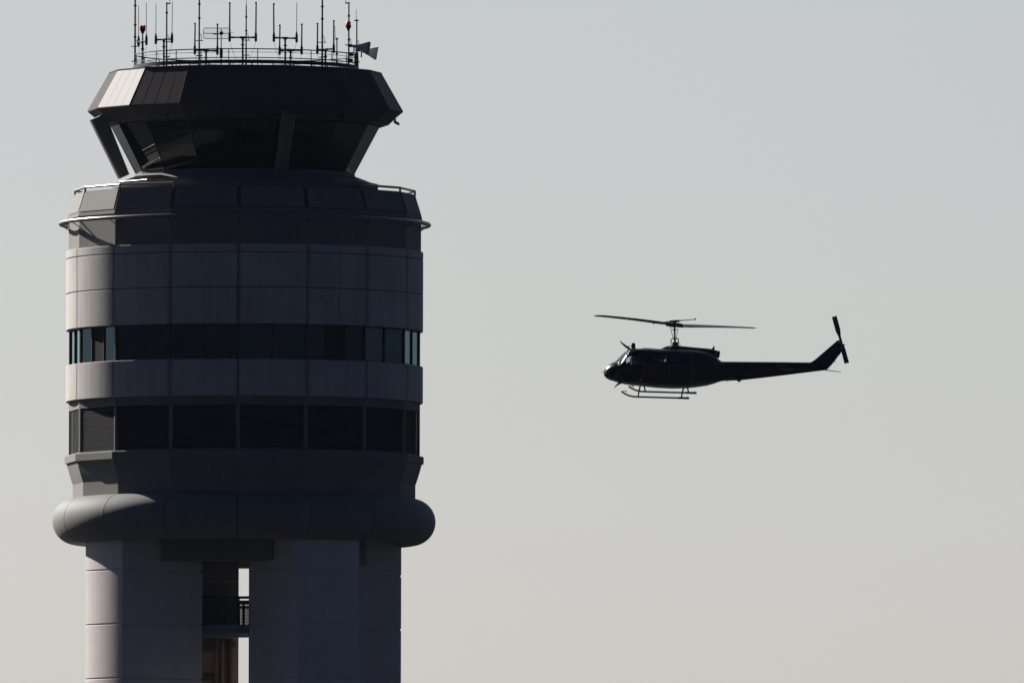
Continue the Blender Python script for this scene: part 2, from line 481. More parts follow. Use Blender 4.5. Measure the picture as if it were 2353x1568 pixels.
# ---- cab: floor, sill, glazing, frames, ceiling
zg0, zg1 = H(404), H(291)
mb = MB(); mb.loft([poly(252, H(410)), poly(252, H(404)), poly(249, H(399))]); mb.build('cab_sill', M['interior'], tower)
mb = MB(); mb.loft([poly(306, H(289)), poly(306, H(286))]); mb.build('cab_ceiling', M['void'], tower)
mb = MB()
gR0, gR1 = 250, 310
for a in V16:
    mb.tube([az(gR0-1, a, zg0), az(gR1-1, a, zg1)], 0.035, 6)
poly_rail(mb, gR0, zg0, 0.07); poly_rail(mb, gR1, zg1, 0.07)
for k in (1, 4, 12, 15, 6, 10): mb.tube([az(gR0-9, V16[k], zg0), az(gR1-9, V16[k], zg1)], 0.13, 8)
cabf = mb.build('cab_frame', M['darkmetal'], tower)
for k in range(16):
    c0, c1 = V16[k], V16[k] + 22.5
    mb = MB()
    b0, b1, t0, t1 = az(gR0, c0, zg0+0.05), az(gR0, c1, zg0+0.05), az(gR1, c0, zg1-0.05), az(gR1, c1, zg1-0.05)
    quad_slab(mb, [lerp(b0, b1, .012), lerp(b1, b0, .012), lerp(t1, t0, .012), lerp(t0, t1, .012)], 0.012)
    mb.build('cab_window', M['cabglass'], tower)
# dark blinds drawn on the sun side and behind
for k in range(16):
    a = (V16[k] + 11.25 + 180) % 360 - 180
    if abs(a) < 86: continue
    mb = MB(); c0, c1 = V16[k], V16[k] + 22.5
    f = 0.0 if abs(a) > 100 else 0.03
    b0, b1, t0, t1 = az(gR0-5, c0, zg0+0.15), az(gR0-5, c1, zg0+0.15), az(gR1-5, c0, zg1-0.03), az(gR1-5, c1, zg1-0.03)
    quad_slab(mb, [lerp(b0, b1, f), lerp(b1, b0, f), lerp(t1, t0, f), lerp(t0, t1, f)], 0.006)
    mb.build('roller_blind', M['blind'], tower)
# core behind the consoles (stair head and cabinets)
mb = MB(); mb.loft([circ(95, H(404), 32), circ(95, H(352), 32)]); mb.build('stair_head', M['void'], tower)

# outer cab columns
for A in (-75.5, 17.2, 140, 230):
    mb = MB()
    p0 = az(287, A, H(412)); p1 = az(350, A, H(276))
    d = (p1 - p0).normalized(); tan_ = Vector((cos(rad(A)), sin(rad(A)), 0)); out = d.cross(tan_).normalized()
    rings = []
    for i in range(13):
        t = i/12; p = lerp(p0, p1, t); w = lerp(0.29, 0.31, t); dd = lerp(0.29, 0.42, t)
        rings.append([p + tan_*w*math.copysign(abs(cos(q))**0.35, cos(q)) + out*dd*math.copysign(abs(sin(q))**0.35, sin(q)) for q in [2*math.pi*j/24 for j in range(24)]])
    mb.loft(rings, smooth=False)
    mb.build('cab_column', M['panel'], tower)

# ---- roof: fascia with standing seams, soffit
ze, zt_ = H(260), H(172)
mb = MB()
def pans(R, z, amp=0.002):
    c = [az(R, a_, z) for a_ in V16]; out = []
    for k in range(16):
        p, q = c[k], c[(k+1) % 16]; nn = (p+q); nn.z = 0; nn.normalize()
        for i in range(4): out.append(lerp(p, q, i/4) + nn*(amp*(0.6 + 0.4*random.random()) if i % 2 else 0))
    return out
mb.loft([pans(361, ze - 0.02, 0), pans(363, ze, 0), pans(363, ze+0.06), pans(314, zt_), pans(300, zt_ + 0.05, 0)], cap0=False, cap1=True)
roof = mb.build('roof', M['roof'], tower)
mb = MB()
for k in range(16):
    c0, c1 = V16[k], V16[k] + 22.5
    b0, b1, t0, t1 = az(363.05, c0, ze+0.06), az(363.05, c1, ze+0.06), az(314.05, c0, zt_), az(314.05, c1, zt_)
    for f in (0.0, 0.25, 0.5, 0.75):
        mb.tube([lerp(b0, b1, f), lerp(t0, t1, f)], 0.004 if f else 0.010, 5)
mb.build('roof_seam', M['roof'], roof)
mb = MB(); mb.loft([poly(314.6, zt_+0.012), poly(314.6, zt_+0.07), poly(308, zt_+0.09)], cap0=False)
mb.build('roof_edge', M['darkmetal'], roof)
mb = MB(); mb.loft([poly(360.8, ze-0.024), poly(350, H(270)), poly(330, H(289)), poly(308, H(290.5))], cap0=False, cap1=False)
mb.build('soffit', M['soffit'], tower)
# small flood lamps hanging under the eaves
for A in (-82, 84, 92, 40, -30):
    p = az(346, A, H(276))
    mb = MB(); d = az(1, A, 0).normalized()
    mb.tube([p + Vector((0, 0, 0.05)), p - Vector((0, 0, 0.16))], 0.03, 6)
    mb.tube([p - Vector((0, 0, 0.12)) - d*0.06, p - Vector((0, 0, 0.24)) + d*0.20], [0.05, 0.06], 8)
    mb.build('eaves_lamp', M['darkmetal'], tower)

# ---- roof railing and cable tray
mb = MB(); RR = 254
for y, r in ((129, 0.032), (136.5, 0.014), (149, 0.028)):
    mb.hoop(RR*S, H(y), r, 128, 6)
for i in range(24):
    a = -8 + 15*i
    mb.tube([az(RR, a, zt_+0.05), az(RR, a, H(129))], 0.024, 6)
mb.build('roof_railing', M['darkmetal'], tower)
mb = MB()
n = 128
def tray_ring(R, z): return [az(R, 360*i/n, z) for i in range(n)]
za, zb2 = H(162), H(154)
mb.loft([tray_ring(249, za), tray_ring(258, za), tray_ring(258, zb2), tray_ring(249, zb2), tray_ring(249, za)], cap0=False, cap1=False)
for i in range(32):
    a = 4 + 11.25*i
    mb.tube([az(252, a, zt_+0.02), az(252, a, za+0.01)], 0.04, 5)
mb.build('cable_tray', M['darkmetal'], tower)

# ================================================================ things inside the cab
CABINET = True
d = thing('console_desk', 'pale sloped controller desk seen through the left of the cab glass', 'desk', (TX, D, H(401)))
mb = MB(); zz = H(401)
for k in range(16):
    a = (V16[k] + 11.25 + 180) % 360 - 180
    if abs(a) > 100: continue
    c0, c1 = V16[k]+0.5, V16[k] + 22
    quad_slab(mb, [az(238, c0, 0.05), az(238, c1, 0.05), az(205, c1, 0.62), az(205, c0, 0.62)], 0.05)
    quad_slab(mb, [az(205, c0, 0.62), az(205, c1, 0.62), az(168, c1, 0.66), az(168, c0, 0.66)], 0.05)
mb.build('desktop', M['desk'], d)
for A in (-84, -30, -8, 14, 38, 62):
    mb = MB()
    p = az(200, A, 0.95); R3 = Matrix.Rotation(rad(A), 3, 'Z') @ Matrix.Rotation(rad(18), 3, 'X')
    mb.box(p, (0.75, 0.07, 0.48), R3); mb.box(p - Vector((0, 0, 0.28)), (0.08, 0.06, 0.2), R3)
    mb.build('monitor', M['interior'], d)
mb = MB(); quad_slab(mb, [az(232, -66, 0.0), az(232, -46, 0.0), az(240, -46, 0.95), az(240, -66, 0.95)], 0.3); mb.build('cabinet', M['desk'], d)
b = thing('display_board', 'pale rectangular board hanging in the dark behind the cab glass', 'board', (TX + (510-561)*S, D - 2.2, H(324, -100)))
mb = MB(); mb.box((0, 0, 0), (88*S, 0.06, 36*S)); mb.build('panel', M['board'], b)
mb = MB()
for x in (-0.8, 0.8): mb.tube([(x, 0, 0.38), (x, 0, 1.05)], 0.02, 6)
mb.build('hanger', M['darkmetal'], b)

# ================================================================ antennas on the roof
ROOF = zt_ + 0.09
def roof_thing(name, label, cat, A, R=250, group=None):
    p = az(R, A, ROOF)
    return thing(name, label, cat, (TX + p.x, D + p.y, p.z), group), p

def twin(A, label, y_boom, tops, thick, half=28, y_post=None):
    t, p = roof_thing('twin_whip_antenna', label, 'antenna', A, 250, 'twin whip antennas round the tower roof')
    hb = H(y_boom) - ROOF
    u = Vector((cos(rad(A)), sin(rad(A)), 0))
    back = cos(rad(A)) < 0
    if back: u = -u                       # u always runs to the right in the picture
    mb = MB(); mb.tube([(0, 0, -0.05), (0, 0, hb)], 0.05, 8)
    mb.tube([(0, 0, hb*0.72), (0, 0, hb*0.72+0.06)], 0.095, 8)
    mb.tube([(0, 0, hb-0.16), (0, 0, hb)], [0.05, 0.085], 8)
    post = mb.build('post', M['darkmetal'], t)
    mb = MB(); mb.tube([-u*half*S, -u*half*S*0.5, u*half*S*0.5, u*half*S], [0.055, 0.042, 0.042, 0.055], 8)
    mb.tube([-u*0.14, u*0.14], 0.06, 8)
    o = mb.build('crossbar', M['darkmetal'], t); o.location = (0, 0, hb)
    for sg, top, th in ((-1, tops[0], thick[0]), (1, tops[1], thick[1])):
        q = u*sg*half*S + Vector((0, 0, hb))
        ht = H(top) - ROOF - hb
        r = 0.042 if th else 0.019
        mb = MB(); mb.tube([q + Vector((0, 0, 0.18)), q + Vector((random.uniform(-.02, .02), 0, ht))], [r, r*0.85], 8)
        if th: mb.tube([q + Vector((0, 0, ht-0.05)), q + Vector((0, 0, ht+0.02))], 0.055, 8)
        w = mb.build('whip', M['darkmetal'] if th else M['antwhite'], t)
        mb = MB(); mb.tube([q - Vector((0, 0, 0.22)), q - Vector((0, 0, 0.15)), q + Vector((0, 0, 0.14)), q + Vector((0, 0, 0.34))], [0.05, 0.07, 0.07, 0.03], 8)
        mb.build('clamp', M['darkmetal'], w)
        mb = MB()
        pts = []
        for i in range(9):
            s_ = i/8
            pts.append(q*(1-s_) + Vector((0, 0, hb*0.15))*s_ + Vector((0, 0, -0.22 - 0.45*math.sin(math.pi*s_)*0.6)) )
        mb.tube(pts, 0.008, 4); mb.build('cable', M['darkmetal'], w)
    return t
twin(-70.5, 'twin whip antenna with a foreshortened crossbar beside the left red lamp', 103, (19, 16), (0, 0))
twin(-47.8, 'thin pale twin whip antenna between the left red lamp and the capped mast', 103, (20, 18), (0, 0))
twin(-158, 'short thick twin whip antenna left of the grid dish, crossbar at railing height', 104.5, (43, 43), (1, 1))
twin(-0.8, 'tall thick twin whip antenna right of the grid dish, crossbar high above the railing', 103, (24, 23), (1, 1), 30)
twin(22.0, 'tall twin whip antenna with one thick and one hair-thin rod', 103, (25, 21), (1, 0))
twin(156, 'short thick twin whip antenna whose low crossbar lies under the tall uneven pair', 104.5, (45, 44), (1, 1))
twin(133, 'short thick twin whip antenna with a tilted crossbar by the right tall mast', 105, (44, 40), (1, 1))

def mast(A, label, y_top, r=1.7, whip=None, R=254, couplers=(), side=0, foot=True):
    t, p = roof_thing('antenna_mast', label, 'mast', A, R, 'antenna masts round the tower roof')
    h = H(y_top) - ROOF
    mb = MB(); mb.tube([(0, 0, -0.05), (0, 0, h*0.3), (0, 0, h)], [r*S*1.35, r*S*1.1, r*S*0.92], 8)
    for y in couplers:
        z = H(y) - ROOF; mb.tube([(0, 0, z), (0, 0, z+0.09)], r*S*1.75, 8)
    pole = mb.build('pole', M['darkmetal'], t)
    mb = MB(); mb.box((0, 0, 0.55), (0.34, 0.05, 0.05)); mb.build('clamp', M['darkmetal'], t)
    mb = MB(); mb.box((0, 0, 1.32), (0.42, 0.04, 0.04)); mb.build('clamp', M['darkmetal'], t)
    mb = MB(); mb.tube([(0.13, 0, 1.34), (0.09, 0, 1.62), (0, 0, 1.7)], 0.016, 5); mb.build('brace', M['darkmetal'], t)
    if whip is not None:
        mb = MB(); hw = H(whip) - ROOF; x = side*0.16
        mb.tube([(x, 0, h - 0.02), (x, 0, hw)], [0.016, 0.012], 5)
        w = mb.build('whip', M['antwhite'], t)
        if side:
            mb = MB(); mb.box((x/2, 0, h-0.06), (0.24, 0.08, 0.06)); mb.build('arm', M['darkmetal'], t)
    return t
mast(-89, 'tall dark mast at the left edge of the tower roof, rising past the frame', -35, 1.9, None, 254, (62, 90, 18))
mast(-44.7, 'dark mast with a small bracket at its top, beside the thin pale twin whips', 19, 1.7, -30, 254, (45,), 1)
mast(-24, 'tall dark mast rising past the frame just left of the grid dish', -40, 1.7, None, 254, (28, 60))
mast(1, 'plain dark mast with a hair-thin tip in the middle of the tall thick pair', 30, 1.5, -30, 254, (58, 90), 0)
mast(44.5, 'tall dark mast rising past the frame among the right twin whips', -45, 1.9, None, 254, (30, 58))
mast(71, 'dark mast carrying the right red lamp halfway up', 11, 1.7, -30, 252, (45, 100), -1)
mast(90, 'stout dark mast beside the two grey horns, with a thin tip', 46, 1.6, 23, 256, (108, 120), -0.2)

t, p = roof_thing('whip_antenna', 'single small whip clamped to the railing left of the right red lamp', 'antenna', 57, 252)
mb = MB(); mb.tube([(0, 0, H(152)-ROOF), (0, 0, H(98)-ROOF)], 0.032, 8)
for y in (150, 133, 99): mb.tube([(0, 0, H(y)-ROOF-0.05), (0, 0, H(y)-ROOF+0.05)], 0.06, 8)
mb.tube([(0, 0, -0.05), (0, 0, H(151)-ROOF)], 0.02, 6)
mb.build('rod', M['darkmetal'], t)
mb = MB(); mb.tube([(-0.08, 0, H(101)-ROOF), (-0.11, 0, H(69)-ROOF)], 0.012, 5); mb.build('tip', M['antwhite'], t)

# stout equipment post behind the horns
t, p = roof_thing('equipment_post', 'thick dark post with cable boxes at the right end of the roof railing', 'post', 90, 250)
mb = MB(); mb.tube([(0.12, 0.15, -0.05), (0.12, 0.15, H(121)-ROOF)], [0.13, 0.10], 10); mb.build('pole', M['darkmetal'], t)
for z, x in ((0.25, -0.18), (0.62, -0.20), (0.95, -0.16)):
    mb = MB(); mb.box((x, 0.05, z), (0.28, 0.22, 0.2)); mb.build('cable_box', M['darkmetal'], t)

# grid dish
t, p = roof_thing('grid_dish_antenna', 'rectangular wire grid dish on a slim pole near the middle of the roof', 'antenna', -12.2, 250)
hd = H(93) - ROOF
mb = MB(); mb.tube([(0, 0, -0.05), (0, 0, 0.55)], 0.035, 8); mb.tube([(0, 0, H(149)-ROOF), (0, 0, H(127)-ROOF)], 0.085, 8); mb.tube([(0, 0, 0.5), (0, 0, hd+0.22)], 0.026, 6)
mb.build('pole', M['darkmetal'], t)
mb = MB(); w0, w1, hh = -41*S, 21*S, 12.2*S
def gy(x): return 0.28 + 0.16 * ((x - (w0+w1)/2) / ((w1-w0)/2))**2 * -1
def gp(x, z): return Vector((x, gy(x), hd + z))
fr_pts = []
c = 0.11
N_ = 14
for i in range(N_+1): fr_pts.append(gp(lerp(w0+c, w1-c, i/N_), hh))
for q in (30, 60): fr_pts.append(gp(w1-c+c*sin(rad(q)), hh-c+c*cos(rad(q))))
fr_pts += [gp(w1, hh-c), gp(w1, -hh+c)]
for q in (60, 30): fr_pts.append(gp(w1-c+c*sin(rad(q)), -hh+c-c*cos(rad(q))))
for i in range(N_+1): fr_pts.append(gp(lerp(w1-c, w0+c, i/N_), -hh))
for q in (30, 60): fr_pts.append(gp(w0+c-c*sin(rad(q)), -hh+c-c*cos(rad(q))))
fr_pts += [gp(w0, -hh+c), gp(w0, hh-c)]
for q in (60, 30): fr_pts.append(gp(w0+c-c*sin(rad(q)), hh-c+c*cos(rad(q))))
fr_pts.append(fr_pts[0])
mb.tube(fr_pts, 0.017, 6)
for i in range(1, 27): x = lerp(w0, w1, i/27); mb.tube([gp(x, -hh), gp(x, hh)], 0.0035, 4)
mb.tube([gp(lerp(w0, w1, i/10), 0) for i in range(11)], 0.018, 6)
mb.build('grid', M['steel'], t)
mb = MB(); mb.tube([(0, 0.28, hd), (0.02, -0.3, hd)], 0.02, 6); mb.tube([(-0.02, 0.08, hd), (0.02, -0.02, hd)], 0.10, 10)
mb.tube([(-0.42, 0.2, hd-0.02), (-0.3, 0.1, hd-0.05), (0, 0, hd)], 0.03, 6)
mb.tube([(0.34, 0.15, hd+0.0), (0.62, 0.1, hd+0.03)], 0.014, 5)
mb.build('feed', M['darkmetal'], t)

# red warning lamps
def lamp(A, label, yl, yb, R, stem):
    p = az(R, A, H(yb))
    t = thing('warning_light', label, 'lamp', (TX+p.x, D+p.y, p.z), 'red warning lamps on the tower roof')
    h = H(yl) - H(yb)
    mb = MB()
    for dx in (-0.075, 0.075) if not stem else (0,):
        rr = 0.075 if not stem else 0.12
        mb.tube([(dx, 0, 0.12), (dx, 0, h*0.5), (dx, 0, h-0.02), (dx, 0, h)], [rr, rr*1.05, rr, rr*0.6], 14)
    mb.build('lens', M['red'], t)
    mb = MB(); mb.tube([(0, 0, -0.18), (0, 0, -0.12), (0, 0, 0.06), (0, 0, 0.12)], [0.035, 0.06, 0.15, 0.15], 12); mb.build('holder', M['darkmetal'], t)
    if not stem:
        mb = MB(); zr_ = ROOF - p.z; mb.tube([(0, 0, zr_-0.05), (0, 0, zr_*0.5), (0, 0, -0.15)], [0.08, 0.06, 0.03], 8); mb.build('stem', M['darkmetal'], t)
lamp(-69.6, 'red lamp with two lenses on a stem at the left of the roof', 66, 79, 251, False)
lamp(71, 'single red lamp fixed round the right mast', 55.5, 70, 251, True)

# grey horns
def horn(label, x, y, z, yawd, Lh):
    t = thing('horn_loudspeaker', label, 'loudspeaker', (TX + x, D + y, z), 'grey horn loudspeakers at the right end of the roof')
    rotm = Matrix.Rotation(rad(yawd), 3, 'Z') @ Matrix.Rotation(rad(9), 3, 'Y')
    def rect(px, w, h): return [rotm @ Vector((px, sx*w/2, sz*h/2)) for sx, sz in ((-1, -1), (1, -1), (1, 1), (-1, 1))]
    mb = MB()
    prof = [(0, .10, .12), (Lh*.28, .15, .17), (Lh*.55, .30, .32), (Lh*.97, .60, .60), (Lh, .62, .66), (Lh+.035, .64, .68)]
    inner = [(Lh+.035, .60, .62), (Lh*.55, .27, .29), (Lh*.3, .1, .1)]
    mb.loft([rect(*q) for q in prof + inner], cap0=True, cap1=True)
    mb.build('horn', M['horn'], t)
    mb = MB(); mb.tube([rotm @ Vector((-0.22, 0, 0)), rotm @ Vector((-0.05, 0, 0)), rotm @ Vector((0.03, 0, 0))], [0.07, 0.085, 0.05], 10)
    mb.build('driver', M['darkmetal'], t)
    mb = MB(); mb.tube([rotm @ Vector((0.12, 0, 0)), rotm @ Vector((0.12, 0, 0)) + Vector((-0.02, 0, -0.35))], 0.035, 6); mb.build('bracket', M['darkmetal'], t)
horn('upper grey horn loudspeaker pointing right from the roof edge', (806-561)*S, -0.5, H(107, -20), -12, 0.86)
horn('lower grey horn loudspeaker jutting farther out to the right', (823-561)*S, 0.35, H(117, 15), 8, 0.88)

# ================================================================ THE HELICOPTER
HK = 0.1459 * S                       # metres per unit of the close-up the profile was measured on
heli = thing('helicopter', 'dark single-rotor helicopter with skids flying to the left beside the control tower', 'helicopter')
HS = 1150.0 / D                       # it flies a little nearer than the tower
heli.location = ((1551 - 1176) * S * HS, 1150.0, H(857.9, -50.0 / S)); heli.scale = (HS, HS, HS)
heli.rotation_euler = (rad(-3.4), 0, rad(8))
CY = 1 / cos(rad(8))
def hx(x): return (x - 1390) * HK * CY
def hz(y): return (1090 - y) * HK
def hp(x, y, d=0.0): return Vector((hx(x), d, hz(y)))

def interp(tab, x):
    for a, b_ in zip(tab[:-1], tab[1:]):
        if a[0] <= x <= b_[0]:
            t = (x - a[0]) / (b_[0] - a[0])
            return [p + (q - p)*t for p, q in zip(a[1:], b_[1:])]
    return list(tab[-1][1:]) if x > tab[-1][0] else list(tab[0][1:])
BODY = [(268, 1082, 1098, .05), (274, 1045, 1115, .20), (285, 1018, 1135, .33), (310, 982, 1160, .47), (345, 950, 1181, .61), (390, 925, 1196, .74), (437, 908, 1207, .85),
        (500, 845, 1225, .97), (560, 784, 1240, 1.06), (610, 738, 1250, 1.12), (640, 716, 1255, 1.15), (680, 706, 1259, 1.19), (740, 702, 1264, 1.23),
        (900, 701, 1278, 1.29), (1130, 703, 1302, 1.30), (1390, 706, 1311, 1.30), (1600, 712, 1302, 1.28), (1750, 720, 1287, 1.16),
        (1900, 738, 1263, .96), (2000, 790, 1237, .80), (2060, 842, 1215, .67), (2110, 880, 1200, .56)]
xs = [268, 271, 275, 280, 288, 297]
x = 310
while x < 2110: xs.append(x); x += 20
xs.append(2110)
NR = 56
def ring_at(x):
    yt, yb, hw = interp(BODY, x)
    zm, hh = (hz(yt)+hz(yb))/2, (hz(yb)-hz(yt))/-2
    m_ = 2.2 + 0.9*min(1, max(0, (x-300)/500)) - 0.6*min(1, max(0, (x-1700)/400))
    out = []
    for j in range(NR):
        q = 2*math.pi*j/NR
        out.append(Vector((hx(x), hw*math.copysign(abs(cos(q))**(2/m_), cos(q)), zm + hh*math.copysign(abs(sin(q))**(2/m_), sin(q)))))
    return out
def side_y(x, y):
    yt, yb, hw = interp(BODY, x)
    zm, hh = (hz(yt)+hz(yb))/2, (hz(yb)-hz(yt))/-2
    m_ = 2.2 + 0.9*min(1, max(0, (x-300)/500)) - 0.6*min(1, max(0, (x-1700)/400))
    return hw * max(0, 1 - abs((hz(y)-zm)/hh)**m_)**(1/m_)
shell = MB(); wind = MB(); doorw = MB(); cabw = MB(); chin = MB()
rings = [ring_at(x) for x in xs]
vs_all = [p for r in rings for p in r]
groups = {'shell': [], 'wind': [], 'door': [], 'cab': [], 'chin': []}
for i in range(len(rings)-1):
    for j in range(NR):
        k = (j+1) % NR
        f = [i*NR+j, i*NR+k, (i+1)*NR+k, (i+1)*NR+j]
        c = sum((vs_all[q] for q in f), Vector())/4
        cx = c.x/(HK*CY) + 1390; cy = 1090 - c.z/HK
        line = 470 + (990 - cy)/230*155
        g = 'shell'
        if 432 < cx < min(line, 640) and cy < 985 and abs(c.y) > 0.05: g = 'wind'
        elif max(line + 38, 560) < cx < 800 and 775 < cy < 962 and abs(c.y) > 0.4: g = 'door'
        elif (985 < cx < 1235 or 1275 < cx < 1540) and 818 < cy < 948: g = 'cab'
        elif 318 < cx < 440 and 1085 < cy < 1165 and abs(c.y) > 0.2: g = 'chin'
        groups[g].append(f)
for g, mb in (('shell', shell), ('wind', wind), ('door', doorw), ('cab', cabw), ('chin', chin)):
    mb.add(vs_all, groups[g], True)
def clean(o):
    import bmesh
    bm = bmesh.new(); bm.from_mesh(o.data)
    bmesh.ops.delete(bm, geom=[v for v in bm.verts if not v.link_faces], context='VERTS')
    bm.to_mesh(o.data); bm.free(); return o
fus = clean(shell.build('fuselage', M['heli'], heli))
md = fus.modifiers.new('skin', 'SOLIDIFY'); md.thickness = 0.03; md.offset = -1
clean(wind.build('windscreen', M['heliglass'], fus))
for sg in (-1, 1):
    dw = MB(); dw.add(vs_all, [f for f in groups['door'] if sg*vs_all[f[0]].y > 0], True)
    clean(dw.build('door_window', M['heliglass'], fus))
clean(cabw.build('cabin_window', M['heliglass'], fus))
clean(chin.build('chin_window', M['winglass'], fus))
mb = MB(); mb.add(rings[0], [list(range(NR))]); mb.add(rings[-1], [list(range(NR))]); 
mb.build('bulkhead', M['heli'], fus)
# interior: seats, instrument panel, cabin bench and transmission housing
for yy in (-0.55, 0.55):
    mb = MB()
    mb.box(hp(760, 1035, yy), (0.5, 0.5, 0.12)); mb.box(hp(838, 940, yy), (0.14, 0.48, 0.85), Matrix.Rotation(rad(-10), 3, 'Y')); mb.box(hp(800, 800, yy), (0.12, 0.28, 0.22)); mb.box(hp(795, 930, yy*1.45), (0.52, 0.05, 0.75)); mb.box(hp(782, 900, yy), (0.36, 0.42, 0.62))
    o = mb.build('seat', M['heli_dark'], heli); bevel(o, 0.04)
mb = MB(); mb.box(hp(530, 1010, 0), (0.3, 1.1, 0.45), Matrix.Rotation(rad(20), 3, 'Y')); mb.box(hp(700, 1150, 0), (1.9, 1.7, 0.1)); mb.build('instrument_panel', M['heli_dark'], heli)
mb = MB(); mb.box(hp(1085, 990, 0), (0.50, 0.5, 1.7)); mb.box(hp(1425, 985, 0), (1.13, 0.45, 1.75)); mb.build('cabin_bench', M['heli_dark'], heli)
mb = MB(); mb.box(hp(1208, 922, 0), (0.25, 0.03, 0.018)); mb.box(hp(1203, 962, 0), (0.3, 1.6, 0.06)); mb.box(hp(1210, 940, 0), (0.02, 0.03, 0.15)); mb.build('cabin_grip', M['heli_dark'], heli)
# door rails, door edges
mb = MB()
for sgn in (-1, 1):
    pts = []
    for i in range(22):
        x = lerp(650, 1640, i/21); y = lerp(735, 815, i/21)
        pts.append(Vector((hx(x), sgn*(side_y(x, y)+0.012), hz(y))))
    mb.tube(pts, 0.028, 6)
mb.build('door_rail', M['heli'], fus)
mb = MB()
for sgn in (-1, 1):
    for x0 in (835, 1255, 1600):
        pts = [Vector((hx(x0), sgn*(side_y(x0, y)+0.004), hz(y))) for y in range(820, 1250, 30)]
        mb.tube(pts, 0.012, 5)
    mb.tube([Vector((hx(890), sgn*(side_y(890, 1000)+0.02), hz(1000))), Vector((hx(945), sgn*(side_y(945, 955)+0.02), hz(955)))], 0.012, 5)
mb.build('door_edge', M['heli_dark'], fus)

# cowling over the transmission and engine
COWL = [(1120, 706, 720, .22), (1150, 700, 750, .40), (1172, 688, 765, .50), (1230, 660, 775, .55), (1320, 642, 785, .56), (1400, 636, 795, .56), (1480, 648, 800, .55),
        (1700, 667, 815, .52), (1860, 679, 835, .50), (1960, 687, 850, .46), (2020, 700, 850, .36), (2052, 716, 838, .27)]
mb = MB(); rr = []
cx_ = [1120, 1135, 1150, 1160, 1172] + list(range(1190, 2041, 25)) + [2052]
for x in cx_:
    yt, yb, hw = interp(COWL, x); zm = (hz(yt)+hz(yb))/2; hh = (hz(yt)-hz(yb))/2
    rr.append([Vector((hx(x), hw*math.copysign(abs(cos(q))**0.75, cos(q)), zm + hh*math.copysign(abs(sin(q))**0.75, sin(q)))) for q in [2*math.pi*j/32 for j in range(32)]])
mb.loft(rr, smooth=True)
cow = mb.build('engine_cowling', M['heli'], heli)
mb = MB(); mb.tube([hp(2010, 768), hp(2050, 770), hp(2092, 776)], [0.20, 0.195, 0.185], 20, False); mb.tube([hp(2020, 768), hp(2070, 772)], 0.17, 16); 
mb.build('exhaust_pipe', M['heli_dark'], cow)
mb = MB(); mb.tube([hp(1150, 715, -0.3), hp(1240, 770, -0.62)], 0.015, 5); mb.tube([hp(1310, 665, -.54), hp(1240, 778, -0.64)], 0.012, 5); mb.build('cowling_seam', M['rail'], cow)
mb = MB(); mb.tube([hp(1985, 700), hp(1990, 680), hp(2003, 670), hp(2003, 640)], [0.10, 0.085, 0.055, 0.045], 12); mb.build('beacon_light', M['heli_dark'], cow)
mb = MB(); mb.loft([[hp(x, y, dd) for dd in (-.42, -.3, .3, .42)] + [hp(x, y+26, dd) for dd in (.46, -.46)] for x, y in ((835, 704), (860, 697), (930, 694), (1060, 702), (1120, 708))])
mb.build('roof_hatch', M['heli'], fus)

# tail boom, fin, stinger
BOOM = [(2080, 872, 1206, .58), (2120, 884, 1196, .53), (2170, 886, 1189, .49), (2440, 885, 1177, .42), (2900, 884, 1121, .31), (3300, 885, 1068, .22), (3540, 886, 1036, .17), (3700, 895, 1015, .13), (3785, 960, 1004, .08)]
mb = MB(); rr = []
for x in [2080, 2100, 2120, 2145, 2170] + list(range(2200, 3701, 50)) + [3740, 3785]:
    yt, yb, hw = interp(BOOM, x); zm = (hz(yt)+hz(yb))/2; hh = (hz(yt)-hz(yb))/2
    rr.append([Vector((hx(x), hw*math.copysign(abs(cos(q))**0.85, cos(q)), zm + hh*math.copysign(abs(sin(q))**0.85, sin(q)))) for q in [2*math.pi*j/32 for j in range(32)]])
mb.loft(rr, smooth=True); boom = mb.build('tail_boom', M['heli'], heli)
FIN = [(3470, 900), (3535, 884), (3590, 848), (3952, 535), (3975, 528), (3992, 545), (3998, 575), (4030, 580), (4079, 598), (4062, 640), (4037, 682), (4005, 742), (3960, 795), (3912, 862), (3870, 915), (3784, 1003), (3700, 1012), (3600, 1000), (3480, 980)]
mb = MB()
def finring(sy, ins):
    cxm, cym = 3800, 800
    return [hp(cxm + (x-cxm)*ins, cym + (y-cym)*ins, sy) for x, y in FIN]
mb.loft([finring(-.09, .94), finring(-.055, .99), finring(0, 1.0), finring(.055, .99), finring(.09, .94)])
mb.build('tail_fin', M['heli'], heli)
mb = MB(); mb.tube([hp(3760, 1000), hp(3800, 1007), hp(3910, 1021), hp(3980, 1030), hp(4000, 1029), hp(4012, 1022)], [.03, .024, .018, .015, .015, .012], 6); mb.build('tail_skid', M['helimetal'], heli)
mb = MB(); mb.tube([hp(3900, 870), hp(3915, 868), hp(3930, 876)], 0.02, 6); mb.build('tail_lamp', M['helimetal'], heli)
mb = MB()
for sgn in (-1, 1):
    rr = []
    for i in range(7):
        t = i/6; yy = sgn*lerp(0.12, 1.42, t); ch0, ch1 = lerp(2965, 3010, t), lerp(3220, 3195, t)
        pr = [(0, 0), (.1, 8), (.3, 10), (.6, 7), (1, 0), (.6, -6), (.3, -8), (.1, -6)]
        rr.append([hp(lerp(ch0, ch1, a), 1032 - b_*0.9, yy) for a, b_ in pr])
    mb.loft(rr, smooth=True)
mb.build('elevator', M['heli'], heli)
